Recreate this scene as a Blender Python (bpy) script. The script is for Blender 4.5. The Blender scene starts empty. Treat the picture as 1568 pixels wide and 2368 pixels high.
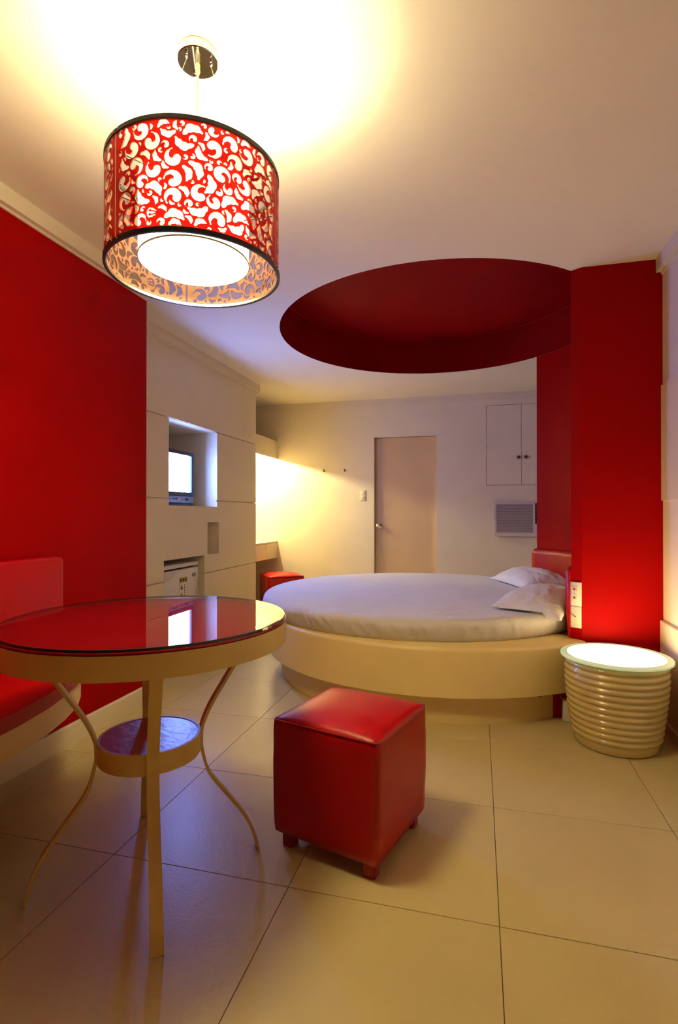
import bpy, bmesh, math, random
import numpy as np
from mathutils import Vector, Matrix, noise as mnoise

PI = math.pi
R = math.radians
S = bpy.context.scene
COL = S.collection
rng = random.Random(7)

# ------------------------------------------------------------------ camera
CAM_Z = 1.104
cam_data = bpy.data.cameras.new('camera')
cam = bpy.data.objects.new('camera', cam_data)
COL.objects.link(cam)
cam.location = (0, 0, CAM_Z)
cam.rotation_euler = (R(90.247), 0, R(14.675))
cam_data.sensor_fit = 'AUTO'
cam_data.sensor_width = 36.0
cam_data.lens = 1230.68 / 2368 * 36.0
cam_data.clip_start = 0.02
S.camera = cam

# ------------------------------------------------------------------ world + exposure
W = bpy.data.worlds.new('World')
S.world = W
W.use_nodes = True
W.node_tree.nodes['Background'].inputs[0].default_value = (0.5, 0.45, 0.4, 1)
W.node_tree.nodes['Background'].inputs[1].default_value = 0.02
S.view_settings.view_transform = 'Standard'
S.view_settings.look = 'None'
S.view_settings.gamma = 1.0
S.view_settings.exposure = 0.45
S.view_settings.use_curve_mapping = False

# lamp strengths (used in the lamps' own builders)
PENDANT_BULB_W = 16.0
BULB_COL = (1.0, 0.90, 0.64)
PENDANT_DRUM = 5.0
PENDANT_INSIDE = 15.0
PENDANT_DIFFUSER = 42.0
PENDANT_COL = (1.0, 0.84, 0.39)
TV_EMIT = 62.0
TV_COL = (0.17, 0.29, 1.0)
VANITY_EMIT = 330.0
VANITY_COL = (1.0, 0.89, 0.50)
SIDE_EMIT = 7.5
SIDE_COL = (1.0, 0.76, 0.33)

# ------------------------------------------------------------------ materials
MATS = {}
def mat(name, col, rough=0.5, metal=0.0, spec=0.5, var=0.06, scale=6.0, bump=0.0, bscale=60.0,
        emit=None, estr=0.0, coat=0.0, coat_rough=0.1, sheen=0.0, wear=None):
    """procedural principled material: noise-varied colour, noise bump, optional emission"""
    m = bpy.data.materials.new(name); m.use_nodes = True
    nt = m.node_tree; N = nt.nodes; L = nt.links
    b = N['Principled BSDF']
    tc = N.new('ShaderNodeTexCoord')
    nz = N.new('ShaderNodeTexNoise'); nz.inputs['Scale'].default_value = scale
    nz.inputs['Detail'].default_value = 4
    L.new(tc.outputs['Object'], nz.inputs['Vector'])
    rp = N.new('ShaderNodeValToRGB')
    c0 = [max(0, c * (1 - var)) for c in col]; c1 = [min(1, c * (1 + var)) for c in col]
    rp.color_ramp.elements[0].position = 0.3; rp.color_ramp.elements[0].color = (*c0, 1)
    rp.color_ramp.elements[1].position = 0.7; rp.color_ramp.elements[1].color = (*c1, 1)
    L.new(nz.outputs['Fac'], rp.inputs['Fac'])
    out = rp.outputs['Color']
    if wear:
        n2 = N.new('ShaderNodeTexNoise'); n2.inputs['Scale'].default_value = wear[1]
        n2.inputs['Detail'].default_value = 8; n2.inputs['Roughness'].default_value = 0.7
        L.new(tc.outputs['Object'], n2.inputs['Vector'])
        r2 = N.new('ShaderNodeValToRGB')
        r2.color_ramp.elements[0].position = wear[2]; r2.color_ramp.elements[0].color = (0, 0, 0, 1)
        r2.color_ramp.elements[1].position = wear[2] + 0.12; r2.color_ramp.elements[1].color = (1, 1, 1, 1)
        L.new(n2.outputs['Fac'], r2.inputs['Fac'])
        mx = N.new('ShaderNodeMixRGB'); mx.inputs['Color2'].default_value = (*wear[0], 1)
        L.new(r2.outputs['Color'], mx.inputs['Fac']); L.new(out, mx.inputs['Color1'])
        out = mx.outputs['Color']
    L.new(out, b.inputs['Base Color'])
    b.inputs['Roughness'].default_value = rough
    b.inputs['Metallic'].default_value = metal
    b.inputs['Specular IOR Level'].default_value = spec
    if coat:
        b.inputs['Coat Weight'].default_value = coat; b.inputs['Coat Roughness'].default_value = coat_rough
    if sheen: b.inputs['Sheen Weight'].default_value = sheen
    if bump:
        nb = N.new('ShaderNodeTexNoise'); nb.inputs['Scale'].default_value = bscale; nb.inputs['Detail'].default_value = 3
        L.new(tc.outputs['Object'], nb.inputs['Vector'])
        bp = N.new('ShaderNodeBump'); bp.inputs['Strength'].default_value = bump; bp.inputs['Distance'].default_value = 0.01
        L.new(nb.outputs['Fac'], bp.inputs['Height']); L.new(bp.outputs['Normal'], b.inputs['Normal'])
    if emit:
        b.inputs['Emission Color'].default_value = (*emit, 1); b.inputs['Emission Strength'].default_value = estr
    MATS[name] = m
    return m

CREAM = (0.78, 0.70, 0.52)
mat('ceiling_paint', (0.86, 0.77, 0.60), 0.75, var=0.02, scale=2, bump=0.03, bscale=40)
mat('cream_paint', (0.81, 0.71, 0.53), 0.6, var=0.03, scale=3, bump=0.05, bscale=50)
mat('cream_panel', (0.78, 0.66, 0.44), 0.55, var=0.03, scale=4, bump=0.04, bscale=70)
mat('cream_trim', (0.80, 0.70, 0.51), 0.5, var=0.03, scale=5, bump=0.03)
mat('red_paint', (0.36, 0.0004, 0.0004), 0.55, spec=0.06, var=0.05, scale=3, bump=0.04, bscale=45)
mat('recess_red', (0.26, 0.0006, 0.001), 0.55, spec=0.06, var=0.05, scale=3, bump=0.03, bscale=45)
mat('tile', (0.575, 0.465, 0.225), 0.34, var=0.05, scale=2.2, bump=0.06, bscale=90, wear=((0.50, 0.385, 0.16), 9, 0.66))
mat('grout', (0.14, 0.10, 0.06), 0.9)
mat('red_vinyl', (0.44, 0.001, 0.001), 0.34, spec=0.35, var=0.05, scale=8, bump=0.10, bscale=260)
mat('red_vinyl_dark', (0.34, 0.008, 0.008), 0.4, var=0.08, scale=8)
mat('table_cream', (0.72, 0.54, 0.15), 0.42, var=0.05, scale=7, bump=0.03)
mat('table_red', (0.26, 0.002, 0.006), 0.25, var=0.06, scale=4)
mat('shelf_red', (0.46, 0.12, 0.08), 0.30, var=0.08, scale=9, bump=0.15, bscale=35)
mat('bed_cream', (0.86, 0.68, 0.30), 0.4, var=0.03, scale=4, bump=0.03, wear=((0.5, 0.38, 0.2), 26, 0.76))
mat('sheet', (0.68, 0.65, 0.655), 0.85, var=0.02, scale=4, bump=0.55, bscale=5, sheen=0.2)
mat('pillow_cloth', (0.78, 0.75, 0.75), 0.85, var=0.02, scale=5, bump=0.5, bscale=13, sheen=0.2)
def soft_creases(name, scale, dist, strength):
    N = MATS[name].node_tree.nodes
    for n in N:
        if n.type == 'BUMP':
            n.inputs['Distance'].default_value = dist; n.inputs['Strength'].default_value = strength
            z = n.inputs['Height'].links[0].from_node
            z.inputs['Scale'].default_value = scale; z.inputs['Detail'].default_value = 5
            z.inputs['Distortion'].default_value = 1.8
soft_creases('sheet', 2.6, 0.035, 0.6)
soft_creases('pillow_cloth', 5.0, 0.02, 0.6)
mat('pot_ceramic', (0.65, 0.53, 0.22), 0.22, var=0.06, scale=8, coat=0.5, coat_rough=0.08, bump=0.03, wear=((0.5, 0.40, 0.22), 18, 0.74))
mat('frost_rim', (0.55, 0.66, 0.42), 0.25, spec=0.6, var=0.02, emit=(0.75, 0.9, 0.5), estr=0.28)
mat('side_glow', (0.95, 0.9, 0.75), 0.3, emit=SIDE_COL, estr=SIDE_EMIT)
mat('black_plastic', (0.012, 0.013, 0.018), 0.35, var=0.1)
mat('tv_grey', (0.16, 0.17, 0.20), 0.4, var=0.05)
mat('tv_screen', (0.02, 0.02, 0.03), 0.12, emit=TV_COL, estr=TV_EMIT)
mat('white_plastic', (0.80, 0.76, 0.66), 0.35, var=0.02)
mat('fridge_white', (0.74, 0.70, 0.62), 0.32, var=0.02, bump=0.03, bscale=200)
mat('grey_rubber', (0.08, 0.08, 0.08), 0.7)
mat('badge_grey', (0.18, 0.19, 0.18), 0.3, metal=0.6)
mat('sticker_paper', (0.80, 0.75, 0.62), 0.5, var=0.02)
mat('sticker_brown', (0.42, 0.25, 0.06), 0.5)
mat('ink', (0.05, 0.03, 0.04), 0.6)
mat('ink_red', (0.22, 0.03, 0.05), 0.6)
mat('chrome', (0.75, 0.77, 0.76), 0.08, metal=1.0, var=0.05, scale=20)
mat('steel', (0.55, 0.53, 0.48), 0.25, metal=1.0)
mat('brass_dark', (0.16, 0.09, 0.035), 0.4, metal=0.5)
mat('black_ring', (0.018, 0.014, 0.012), 0.32, var=0.1)
mat('shade_red', (0.30, 0.012, 0.014), 0.30, spec=0.5, var=0.06)
def add_seethrough(name, col, fac, rough):
    """thin tinted acrylic: part of the light passes on, blurred and coloured"""
    m = MATS[name]; N = m.node_tree.nodes; L = m.node_tree.links
    b = N['Principled BSDF']; o = N['Material Output']
    t = N.new('ShaderNodeBsdfRefraction'); t.inputs['Color'].default_value = (*col, 1)
    t.inputs['Roughness'].default_value = rough; t.inputs['IOR'].default_value = 1.05
    x = N.new('ShaderNodeMixShader'); x.inputs[0].default_value = fac
    L.new(b.outputs[0], x.inputs[1]); L.new(t.outputs[0], x.inputs[2]); L.new(x.outputs[0], o.inputs['Surface'])
add_seethrough('shade_red', (1.0, 0.012, 0.012), 0.55, 0.35)
mat('shade_inner', (0.36, 0.22, 0.16), 0.45, var=0.04)
mat('drum_glow', (0.9, 0.88, 0.82), 0.5, emit=PENDANT_COL, estr=PENDANT_DRUM)
add_seethrough('shade_inner', (1.0, 0.7, 0.6), 0.5, 0.3)
mat('drum_inside', (0.9, 0.88, 0.82), 0.5, emit=BULB_COL, estr=PENDANT_INSIDE)
mat('diffuser_glow', (0.9, 0.88, 0.82), 0.5, emit=PENDANT_COL, estr=PENDANT_DIFFUSER)
mat('cord_cream', (0.42, 0.36, 0.20), 0.4)
mat('wire', (0.30, 0.25, 0.15), 0.4, metal=0.2)
mat('door_paint', (0.68, 0.48, 0.27), 0.45, var=0.03, scale=3, bump=0.03)
mat('dark_gap', (0.03, 0.022, 0.02), 0.9)
mat('ac_white', (0.66, 0.58, 0.54), 0.4, var=0.03)
mat('ac_shadow', (0.04, 0.035, 0.035), 0.8)
mat('vanity_cream', (0.76, 0.66, 0.42), 0.45, var=0.04, scale=5)
mat('tube_glow', (0.9, 0.9, 0.8), 0.4, emit=VANITY_COL, estr=VANITY_EMIT)
mat('led_red', (0.5, 0.02, 0.02), 0.4, emit=(1, 0.1, 0.08), estr=0.8)
mat('knob_red', (0.40, 0.02, 0.03), 0.3)

def glass_mat(name, tint, ior=1.5, rough=0.0):
    m = bpy.data.materials.new(name); m.use_nodes = True
    nt = m.node_tree; N = nt.nodes; L = nt.links
    for n in list(N): N.remove(n)
    o = N.new('ShaderNodeOutputMaterial'); mx = N.new('ShaderNodeMixShader')
    tr = N.new('ShaderNodeBsdfTransparent'); tr.inputs[0].default_value = (*tint, 1)
    gl = N.new('ShaderNodeBsdfGlossy'); gl.inputs['Roughness'].default_value = rough
    tc = N.new('ShaderNodeTexCoord'); nz = N.new('ShaderNodeTexNoise'); nz.inputs['Scale'].default_value = 14
    L.new(tc.outputs['Object'], nz.inputs['Vector'])
    mr = N.new('ShaderNodeMapRange'); mr.inputs['To Min'].default_value = rough; mr.inputs['To Max'].default_value = rough + 0.02
    L.new(nz.outputs['Fac'], mr.inputs['Value']); L.new(mr.outputs['Result'], gl.inputs['Roughness'])
    fr = N.new('ShaderNodeFresnel'); fr.inputs['IOR'].default_value = ior
    L.new(fr.outputs[0], mx.inputs[0]); L.new(tr.outputs[0], mx.inputs[1]); L.new(gl.outputs[0], mx.inputs[2])
    L.new(mx.outputs[0], o.inputs['Surface'])
    MATS[name] = m
glass_mat('clear_glass', (0.93, 0.97, 0.95), 1.75)
mat('glass_edge', (0.010, 0.03, 0.035), 0.08, spec=0.7)

# ------------------------------------------------------------------ builders
def link(name, me, parent=None, mats=(), smooth=False):
    o = bpy.data.objects.new(name, me); COL.objects.link(o)
    for m in ([mats] if isinstance(mats, str) else mats): me.materials.append(MATS[m])
    if smooth:
        for p in me.polygons: p.use_smooth = True
    if parent is not None: o.parent = parent
    return o
def from_bm(name, bm, mats, parent=None, smooth=False):
    me = bpy.data.meshes.new(name); bmesh.ops.recalc_face_normals(bm, faces=bm.faces[:])
    bm.to_mesh(me); bm.free(); return link(name, me, parent, mats, smooth)
def from_pd(name, v, f, mats, parent=None, smooth=False):
    me = bpy.data.meshes.new(name); me.from_pydata([tuple(q) for q in v], [], f); me.update()
    return link(name, me, parent, mats, smooth)
def bm_box(bm, a, b, mi=0):
    (x0, y0, z0), (x1, y1, z1) = a, b
    V = [bm.verts.new(p) for p in ((x0,y0,z0),(x1,y0,z0),(x1,y1,z0),(x0,y1,z0),(x0,y0,z1),(x1,y0,z1),(x1,y1,z1),(x0,y1,z1))]
    for q in ((0,3,2,1),(4,5,6,7),(0,1,5,4),(1,2,6,5),(2,3,7,6),(3,0,4,7)):
        f = bm.faces.new([V[i] for i in q]); f.material_index = mi
    return V
def box(name, a, b, mats, parent=None, bevel=0.0, seg=2, smooth=None):
    bm = bmesh.new(); bm_box(bm, a, b)
    if bevel:
        bmesh.ops.bevel(bm, geom=bm.edges[:], offset=bevel, segments=seg, affect='EDGES', profile=0.5)
    return from_bm(name, bm, mats, parent, bool(bevel) if smooth is None else smooth)
def boxes(name, lst, mats, parent=None):
    bm = bmesh.new()
    for a, b in lst: bm_box(bm, a, b)
    return from_bm(name, bm, mats, parent)
def lathe_geo(prof, n=64, c=(0, 0), a0=0.0, a1=2*PI, close=True):
    full = abs(a1 - a0 - 2*PI) < 1e-6
    k = n if full else n + 1
    v = []; f = []
    for i in range(k):
        a = a0 + (a1 - a0) * i / n
        for r, z in prof: v.append((c[0] + r*math.cos(a), c[1] + r*math.sin(a), z))
    m = len(prof)
    for i in range(n):
        i2 = (i + 1) % k
        for j in range(m - 1):
            f.append((i*m+j, i2*m+j, i2*m+j+1, i*m+j+1))
    if close and full:
        if prof[0][0] > 1e-5: f.append(tuple(i*m for i in range(k))[::-1])
        if prof[-1][0] > 1e-5: f.append(tuple(i*m+m-1 for i in range(k)))
    return v, f
def lathe(name, prof, mats, parent=None, n=64, c=(0, 0), smooth=True, close=True):
    v, f = lathe_geo(prof, n, c, close=close)
    bm = bmesh.new()
    V = [bm.verts.new(p) for p in v]
    for q in f:
        try: bm.faces.new([V[i] for i in q])
        except ValueError: pass
    bmesh.ops.remove_doubles(bm, verts=bm.verts[:], dist=1e-6)
    o = from_bm(name, bm, mats, parent, smooth)
    if smooth: autosmooth(o)
    return o
def autosmooth(o, ang=38):
    me = o.data
    bm = bmesh.new(); bm.from_mesh(me)
    for e in bm.edges:
        if len(e.link_faces) == 2 and e.calc_face_angle(0) > R(ang): e.smooth = False
    bm.to_mesh(me); bm.free()
def prism(name, poly, z0, z1, mats, parent=None, bevel=0, seg=3, smooth=False):
    bm = bmesh.new()
    a = [bm.verts.new((x, y, z0)) for x, y in poly]; b = [bm.verts.new((x, y, z1)) for x, y in poly]
    n = len(poly)
    bm.faces.new(a[::-1]); bm.faces.new(b)
    for i in range(n): bm.faces.new((a[i], a[(i+1) % n], b[(i+1) % n], b[i]))
    if bevel:
        top = [e for e in bm.edges if all(abs(v.co.z - z1) < 1e-6 for v in e.verts)]
        bmesh.ops.bevel(bm, geom=top, offset=bevel, segments=seg, affect='EDGES', profile=0.5)
    o = from_bm(name, bm, mats, parent, smooth)
    if smooth: autosmooth(o)
    return o
def tube_geo(pts, rad, n=8):
    pts = [Vector(p) for p in pts]; v = []; f = []
    t0 = (pts[1] - pts[0]).normalized(); up = Vector((0, 0, 1)) if abs(t0.z) < 0.9 else Vector((1, 0, 0))
    u = t0.cross(up).normalized()
    for i, p in enumerate(pts):
        t = (pts[min(i+1, len(pts)-1)] - pts[max(i-1, 0)]).normalized()
        u = (u - t * u.dot(t)).normalized(); w = t.cross(u)
        r = rad[i] if hasattr(rad, '__len__') else rad
        for k in range(n):
            a = 2*PI*k/n; v.append(p + (u*math.cos(a) + w*math.sin(a)) * r)
    for i in range(len(pts)-1):
        for k in range(n): f.append((i*n+k, i*n+(k+1) % n, (i+1)*n+(k+1) % n, (i+1)*n+k))
    f.append(tuple(range(n))[::-1]); f.append(tuple((len(pts)-1)*n + k for k in range(n)))
    return v, f
def tube(name, pts, rad, mats, parent=None, n=8):
    v, f = tube_geo(pts, rad, n); o = from_pd(name, v, f, mats, parent, True); autosmooth(o, 50); return o
def struct(o): o['kind'] = 'structure'; return o
def tag(o, label, cat, group=None):
    o['label'] = label; o['category'] = cat
    if group: o['group'] = group
    return o
def empty(name, loc=(0, 0, 0), rz=0.0):
    o = bpy.data.objects.new(name, None); COL.objects.link(o)
    o.location = loc; o.rotation_euler = (0, 0, rz); o.empty_display_size = 0.1
    return o
def cells(name, axis, at0, at1, us, vs, solid, mats, parent=None):
    """slab with rectangular holes. axis 'x': slab between x=at0..at1, u=y, v=z; axis 'y': u=x"""
    bm = bmesh.new(); cache = {}
    def V(k, i, j):
        key = (k, i, j)
        if key not in cache:
            t = (at0, at1)[k]
            cache[key] = bm.verts.new((t, us[i], vs[j]) if axis == 'x' else (us[i], t, vs[j]))
        return cache[key]
    nu, nv = len(us) - 1, len(vs) - 1
    S_ = [[solid((us[i]+us[i+1])/2, (vs[j]+vs[j+1])/2) for j in range(nv)] for i in range(nu)]
    g = lambda i, j: 0 <= i < nu and 0 <= j < nv and S_[i][j]
    for i in range(nu):
        for j in range(nv):
            if not S_[i][j]: continue
            for k in (0, 1): bm.faces.new([V(k, i, j), V(k, i+1, j), V(k, i+1, j+1), V(k, i, j+1)])
            if not g(i-1, j): bm.faces.new([V(0, i, j), V(1, i, j), V(1, i, j+1), V(0, i, j+1)])
            if not g(i+1, j): bm.faces.new([V(0, i+1, j), V(1, i+1, j), V(1, i+1, j+1), V(0, i+1, j+1)])
            if not g(i, j-1): bm.faces.new([V(0, i, j), V(1, i, j), V(1, i+1, j), V(0, i+1, j)])
            if not g(i, j+1): bm.faces.new([V(0, i, j+1), V(1, i, j+1), V(1, i+1, j+1), V(0, i+1, j+1)])
    return from_bm(name, bm, mats, parent)
def in_rects(rs):
    return lambda u, v: not any(a < u < b and c < v < d for a, b, c, d in rs)

# ------------------------------------------------------------------ dimensions (metres)
CEIL = 2.45
XL, XT, XR = -1.90, -2.24, 0.939        # red wall, panelled wall, right wall
YF, YRED, YT, YB = -1.30, 2.756, 5.14, 6.13
XN = -2.83                               # vanity nook side wall
BC = (-0.305, 3.99)                      # bed and ceiling recess centre
RR = 1.149                               # ceiling recess radius
YP = 3.135                               # pillar front face

# ------------------------------------------------------------------ floor
fl = struct(box('floor', (XN, YF, -0.06), (XR, YB + 0.08, -0.0035), 'grout'))
OX, OY, TS, GAP = 0.054, 1.492, 0.60, 0.0022
shared = None
def tile_mesh(w, h):
    bm = bmesh.new(); bm_box(bm, (-w/2, -h/2, -0.010), (w/2, h/2, 0))
    bmesh.ops.bevel(bm, geom=[e for e in bm.edges if all(abs(v.co.z) < 1e-6 for v in e.verts)], offset=0.0008, segments=1, affect='EDGES')
    bmesh.ops.recalc_face_normals(bm, faces=bm.faces[:])
    me = bpy.data.meshes.new('tile'); bm.to_mesh(me); bm.free(); me.materials.append(MATS['tile']); return me
for i in range(-6, 3):
    for j in range(-6, 9):
        x0, x1 = OX + i*TS, OX + (i+1)*TS
        y0, y1 = OY + j*TS, OY + (j+1)*TS
        x0, x1 = max(x0, XN), min(x1, XR); y0, y1 = max(y0, YF), min(y1, YB)
        if x1 - x0 < 0.02 or y1 - y0 < 0.02: continue
        if x1 < XL - 0.01 and y1 < YRED + 0.02: continue
        full = abs(x1 - x0 - TS) < 1e-6 and abs(y1 - y0 - TS) < 1e-6
        if full:
            if shared is None: shared = tile_mesh(TS - GAP, TS - GAP)
            me = shared
        else: me = tile_mesh(x1 - x0 - GAP, y1 - y0 - GAP)
        t = bpy.data.objects.new('tile', me); COL.objects.link(t); t.parent = fl
        t.location = ((x0+x1)/2, (y0+y1)/2, 0)

# ------------------------------------------------------------------ ceiling with the round recess
def ceiling():
    bm = bmesh.new(); n = 128
    outer = [bm.verts.new((x, y, CEIL)) for x, y in ((XN-.1, YF-.1), (XR+.1, YF-.1), (XR+.1, YB+.1), (XN-.1, YB+.1))]
    ring = [bm.verts.new((BC[0] + RR*math.cos(2*PI*i/n), BC[1] + RR*math.sin(2*PI*i/n), CEIL)) for i in range(n)]
    ed = [bm.edges.new((outer[i], outer[(i+1) % 4])) for i in range(4)] + [bm.edges.new((ring[i], ring[(i+1) % n])) for i in range(n)]
    bmesh.ops.triangle_fill(bm, use_beauty=True, use_dissolve=False, edges=ed)
    dead = [f for f in bm.faces if (f.calc_center_median().xy - Vector(BC)).length < RR * 0.985 and all((v.co.xy - Vector(BC)).length < RR*1.01 for v in f.verts)]
    bmesh.ops.delete(bm, geom=dead, context='FACES')
    o = struct(from_bm('ceiling', bm, 'ceiling_paint'))
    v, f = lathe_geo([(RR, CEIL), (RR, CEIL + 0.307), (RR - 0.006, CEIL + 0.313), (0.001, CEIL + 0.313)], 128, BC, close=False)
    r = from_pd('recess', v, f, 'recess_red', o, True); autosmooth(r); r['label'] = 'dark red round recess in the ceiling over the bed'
ceiling()

# ------------------------------------------------------------------ walls
struct(box('wall_left', (XT - 0.02, YF, 0), (XL, YRED, CEIL), 'red_paint'))['label'] = 'plain red painted wall behind the bench'
struct(box('wall_front', (XN, YF - 0.08, 0), (XR + 0.08, YF, CEIL), 'red_paint'))
struct(box('wall_right', (XR, YF, 0), (XR + 0.08, YB, CEIL), 'cream_paint'))
struct(box('wall_nook', (XN - 0.08, YT, 0), (XN, YB, CEIL), 'cream_paint'))

# panelled wall with niches: grooves between boards
NIC = (3.528, 4.288, 1.171, 1.829)       # television niche
SLT = (4.117, 4.321, 0.758, 1.036)       # narrow slot
FRN = (3.464, 4.065, -0.1, 0.760)        # fridge niche
holes = [NIC, SLT, FRN]
def bounds(lo, hi, vals): return sorted({lo, hi} | {v for v in vals if lo < v < hi})
ys = bounds(YRED + 0.002, YT, [v for h in holes for v in h[:2]]); zs = bounds(0.0, CEIL, [v for h in holes for v in h[2:]])
tvw = struct(cells('wall_panelled', 'x', XT - 0.035, XT - 0.012, ys, zs, in_rects(holes), 'cream_panel'))
tvw['label'] = 'cream panelled wall with television niche'
GV = (1.829, 1.223, 0.605); gg = 0.0045
bands = [(GV[0] + gg, CEIL), (GV[1] + gg, GV[0] - gg), (GV[2] + gg, GV[1] - gg), (0.0, GV[2] - gg)]
for z0, z1 in bands:
    spans = [(YRED + 0.002, YT)]
    if z0 > 1.2 and z1 < 1.85: spans = [(YRED + 0.002, NIC[0]), (NIC[1], YT)]
    if z1 < 0.61: spans = [(YRED + 0.002, FRN[0]), (FRN[1], YT)]
    for a, b in spans:
        cells('panel', 'x', XT - 0.012, XT, bounds(a, b, [v for h in holes for v in h[:2]]), bounds(z0, z1, [v for h in holes for v in h[2:]]),
              in_rects(holes), 'cream_panel', tvw)
def niche(r, depth):
    y0, y1, z0, z1 = r; xa, xb = XT - 0.035, XT - depth
    z0 = max(z0, 0.001)
    v = [(xa,y0,z0),(xa,y1,z0),(xa,y1,z1),(xa,y0,z1),(xb,y0,z0),(xb,y1,z0),(xb,y1,z1),(xb,y0,z1)]
    return from_pd('niche', v, [(4,5,6,7),(0,1,5,4),(3,7,6,2),(0,4,7,3),(1,2,6,5)], 'cream_panel', tvw)
niche(NIC, 0.52); niche(SLT, 0.11); niche(FRN, 0.56)
box('end_panel', (XN, YT - 0.02, 0), (XT - 0.035, YT, CEIL), 'cream_panel', tvw)

# back wall with door, cabinet and air conditioner openings
DOOR = (-1.181, -0.461, -0.1, 2.003); CAB = (0.085, 0.829, 1.424, 2.312); ACH = (0.182, 0.722, 0.874, 1.232)
bh = [DOOR, CAB, ACH]
us = bounds(XN, XR, [v for h in bh for v in h[:2]]); vs = bounds(0, CEIL, [v for h in bh for v in h[2:]])
struct(cells('wall_back', 'y', YB, YB + 0.075, us, vs, in_rects(bh), 'cream_paint'))

# red pillar wall with the concave side
a_near = math.atan2(3.17 - BC[1], 0.493 - BC[0]); a_far = math.atan2(4.826 - BC[1], 0.484 - BC[0])
arc = [(BC[0] + RR*math.cos(a), BC[1] + RR*math.sin(a)) for a in np.linspace(a_near, a_far, 40)]
poly = arc + [(XR - 0.001, arc[-1][1]), (XR - 0.001, YP), (0.545, YP)]
pil = struct(prism('wall_pillar', poly, 0.0, CEIL - 0.0005, 'red_paint'))
pil['label'] = 'tall red pillar wall with concave side behind the headboard'
box('pillar_foot', (0.365, 3.095, 0), (0.56, 3.30, 0.158), 'red_paint', pil)

# cornices, baseboards, right-wall boards
def moulding(name, prof, axis, a, b, base, sgn, mats):
    """prof: (out, z) profile swept along an axis; base = wall plane; sgn = outward direction"""
    v = []; f = []
    for t in (a, b):
        for o_, z in prof: v.append((base + sgn*o_, t, z) if axis == 'y' else (t, base + sgn*o_, z))
    m = len(prof)
    for j in range(m): f.append((j, (j+1) % m, m + (j+1) % m, m + j))
    f.append(tuple(range(m))[::-1]); f.append(tuple(range(m, 2*m)))
    bm = bmesh.new(); V = [bm.verts.new(p) for p in v]
    for q in f: bm.faces.new([V[i] for i in q])
    return struct(from_bm(name, bm, mats))
corn = [(0, CEIL), (0.032, CEIL), (0.032, 2.378), (0.008, 2.378), (0.008, 2.366), (0, 2.366)]
moulding('trim_1', corn, 'y', YF, YRED, XL, 1, 'cream_trim')
moulding('trim_2', corn, 'y', YRED, YT + 0.03, XT, 1, 'cream_trim')
moulding('trim_3', [(0, CEIL), (0.007, CEIL), (0.007, 2.385), (0.010, 2.385), (0.010, 2.377), (0, 2.377)], 'x', XN, XR, YB, -1, 'cream_trim')
moulding('trim_4', corn, 'y', YF, YP - 0.001, XR, -1, 'cream_trim')
moulding('trim_5', [(0, 1.781), (0.009, 1.781), (0.009, 1.176), (0, 1.176)], 'y', 1.30, YP - 0.001, XR, -1, 'cream_panel')
moulding('trim_6', [(0, 0.549), (0.012, 0.549), (0.016, 0.545), (0.016, 0.058), (0, 0.058)], 'y', YF, YP - 0.001, XR, -1, 'cream_trim')
moulding('baseboard_right', [(0, 0.057), (0.022, 0.057), (0.026, 0.052), (0.026, 0.0), (0, 0.0)], 'y', YF, YP - 0.001, XR, -1, 'cream_trim')
moulding('baseboard_left', [(0, 0.098), (0.012, 0.098), (0.016, 0.092), (0.016, 0.0), (0, 0.0)], 'y', YF, YRED, XL, 1, 'cream_trim')

# ------------------------------------------------------------------ door
dr = struct(box('door_1', (DOOR[0] + 0.004, YB + 0.055, 0.006), (DOOR[1] - 0.004, YB + 0.092, DOOR[3] - 0.004), 'door_paint', bevel=0.002, smooth=False))
kx, kz = -1.128, 0.968
def lathe_y(name, prof, x, y, z, mats, parent, n=28):
    """prof (r, out): out measured towards -y"""
    v, f = lathe_geo([(r, o) for r, o in prof], n)
    v = [(x + a, y - c, z + b) for a, b, c in v]
    bm = bmesh.new(); V = [bm.verts.new(p) for p in v]
    for q in f:
        try: bm.faces.new([V[i] for i in q])
        except ValueError: pass
    bmesh.ops.remove_doubles(bm, verts=bm.verts[:], dist=1e-6)
    o = from_bm(name, bm, mats, parent, True); autosmooth(o); return o
lathe_y('door_knob', [(0.033, 0), (0.033, 0.005), (0.028, 0.009), (0.012, 0.012), (0.011, 0.032), (0.022, 0.038), (0.028, 0.050), (0.026, 0.060), (0.016, 0.066), (0.0001, 0.067)],
        kx, YB + 0.055, kz, 'chrome', dr)
for nm, a, b in (('door_jamb', (DOOR[0] - 0.0, YB + 0.076, 0), (DOOR[0] + 0.02, YB + 0.10, DOOR[3])), ('door_jamb', (DOOR[1] - 0.02, YB + 0.093, 0), (DOOR[1], YB + 0.11, DOOR[3]))):
    box(nm, (a[0], YB + 0.093, a[2]), (b[0], YB + 0.12, b[2]), 'door_paint', dr)

# ------------------------------------------------------------------ bed
bed = tag(empty('round_bed', (BC[0], BC[1], 0)), 'round cream bed platform on a smaller round plinth', 'bed')
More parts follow.
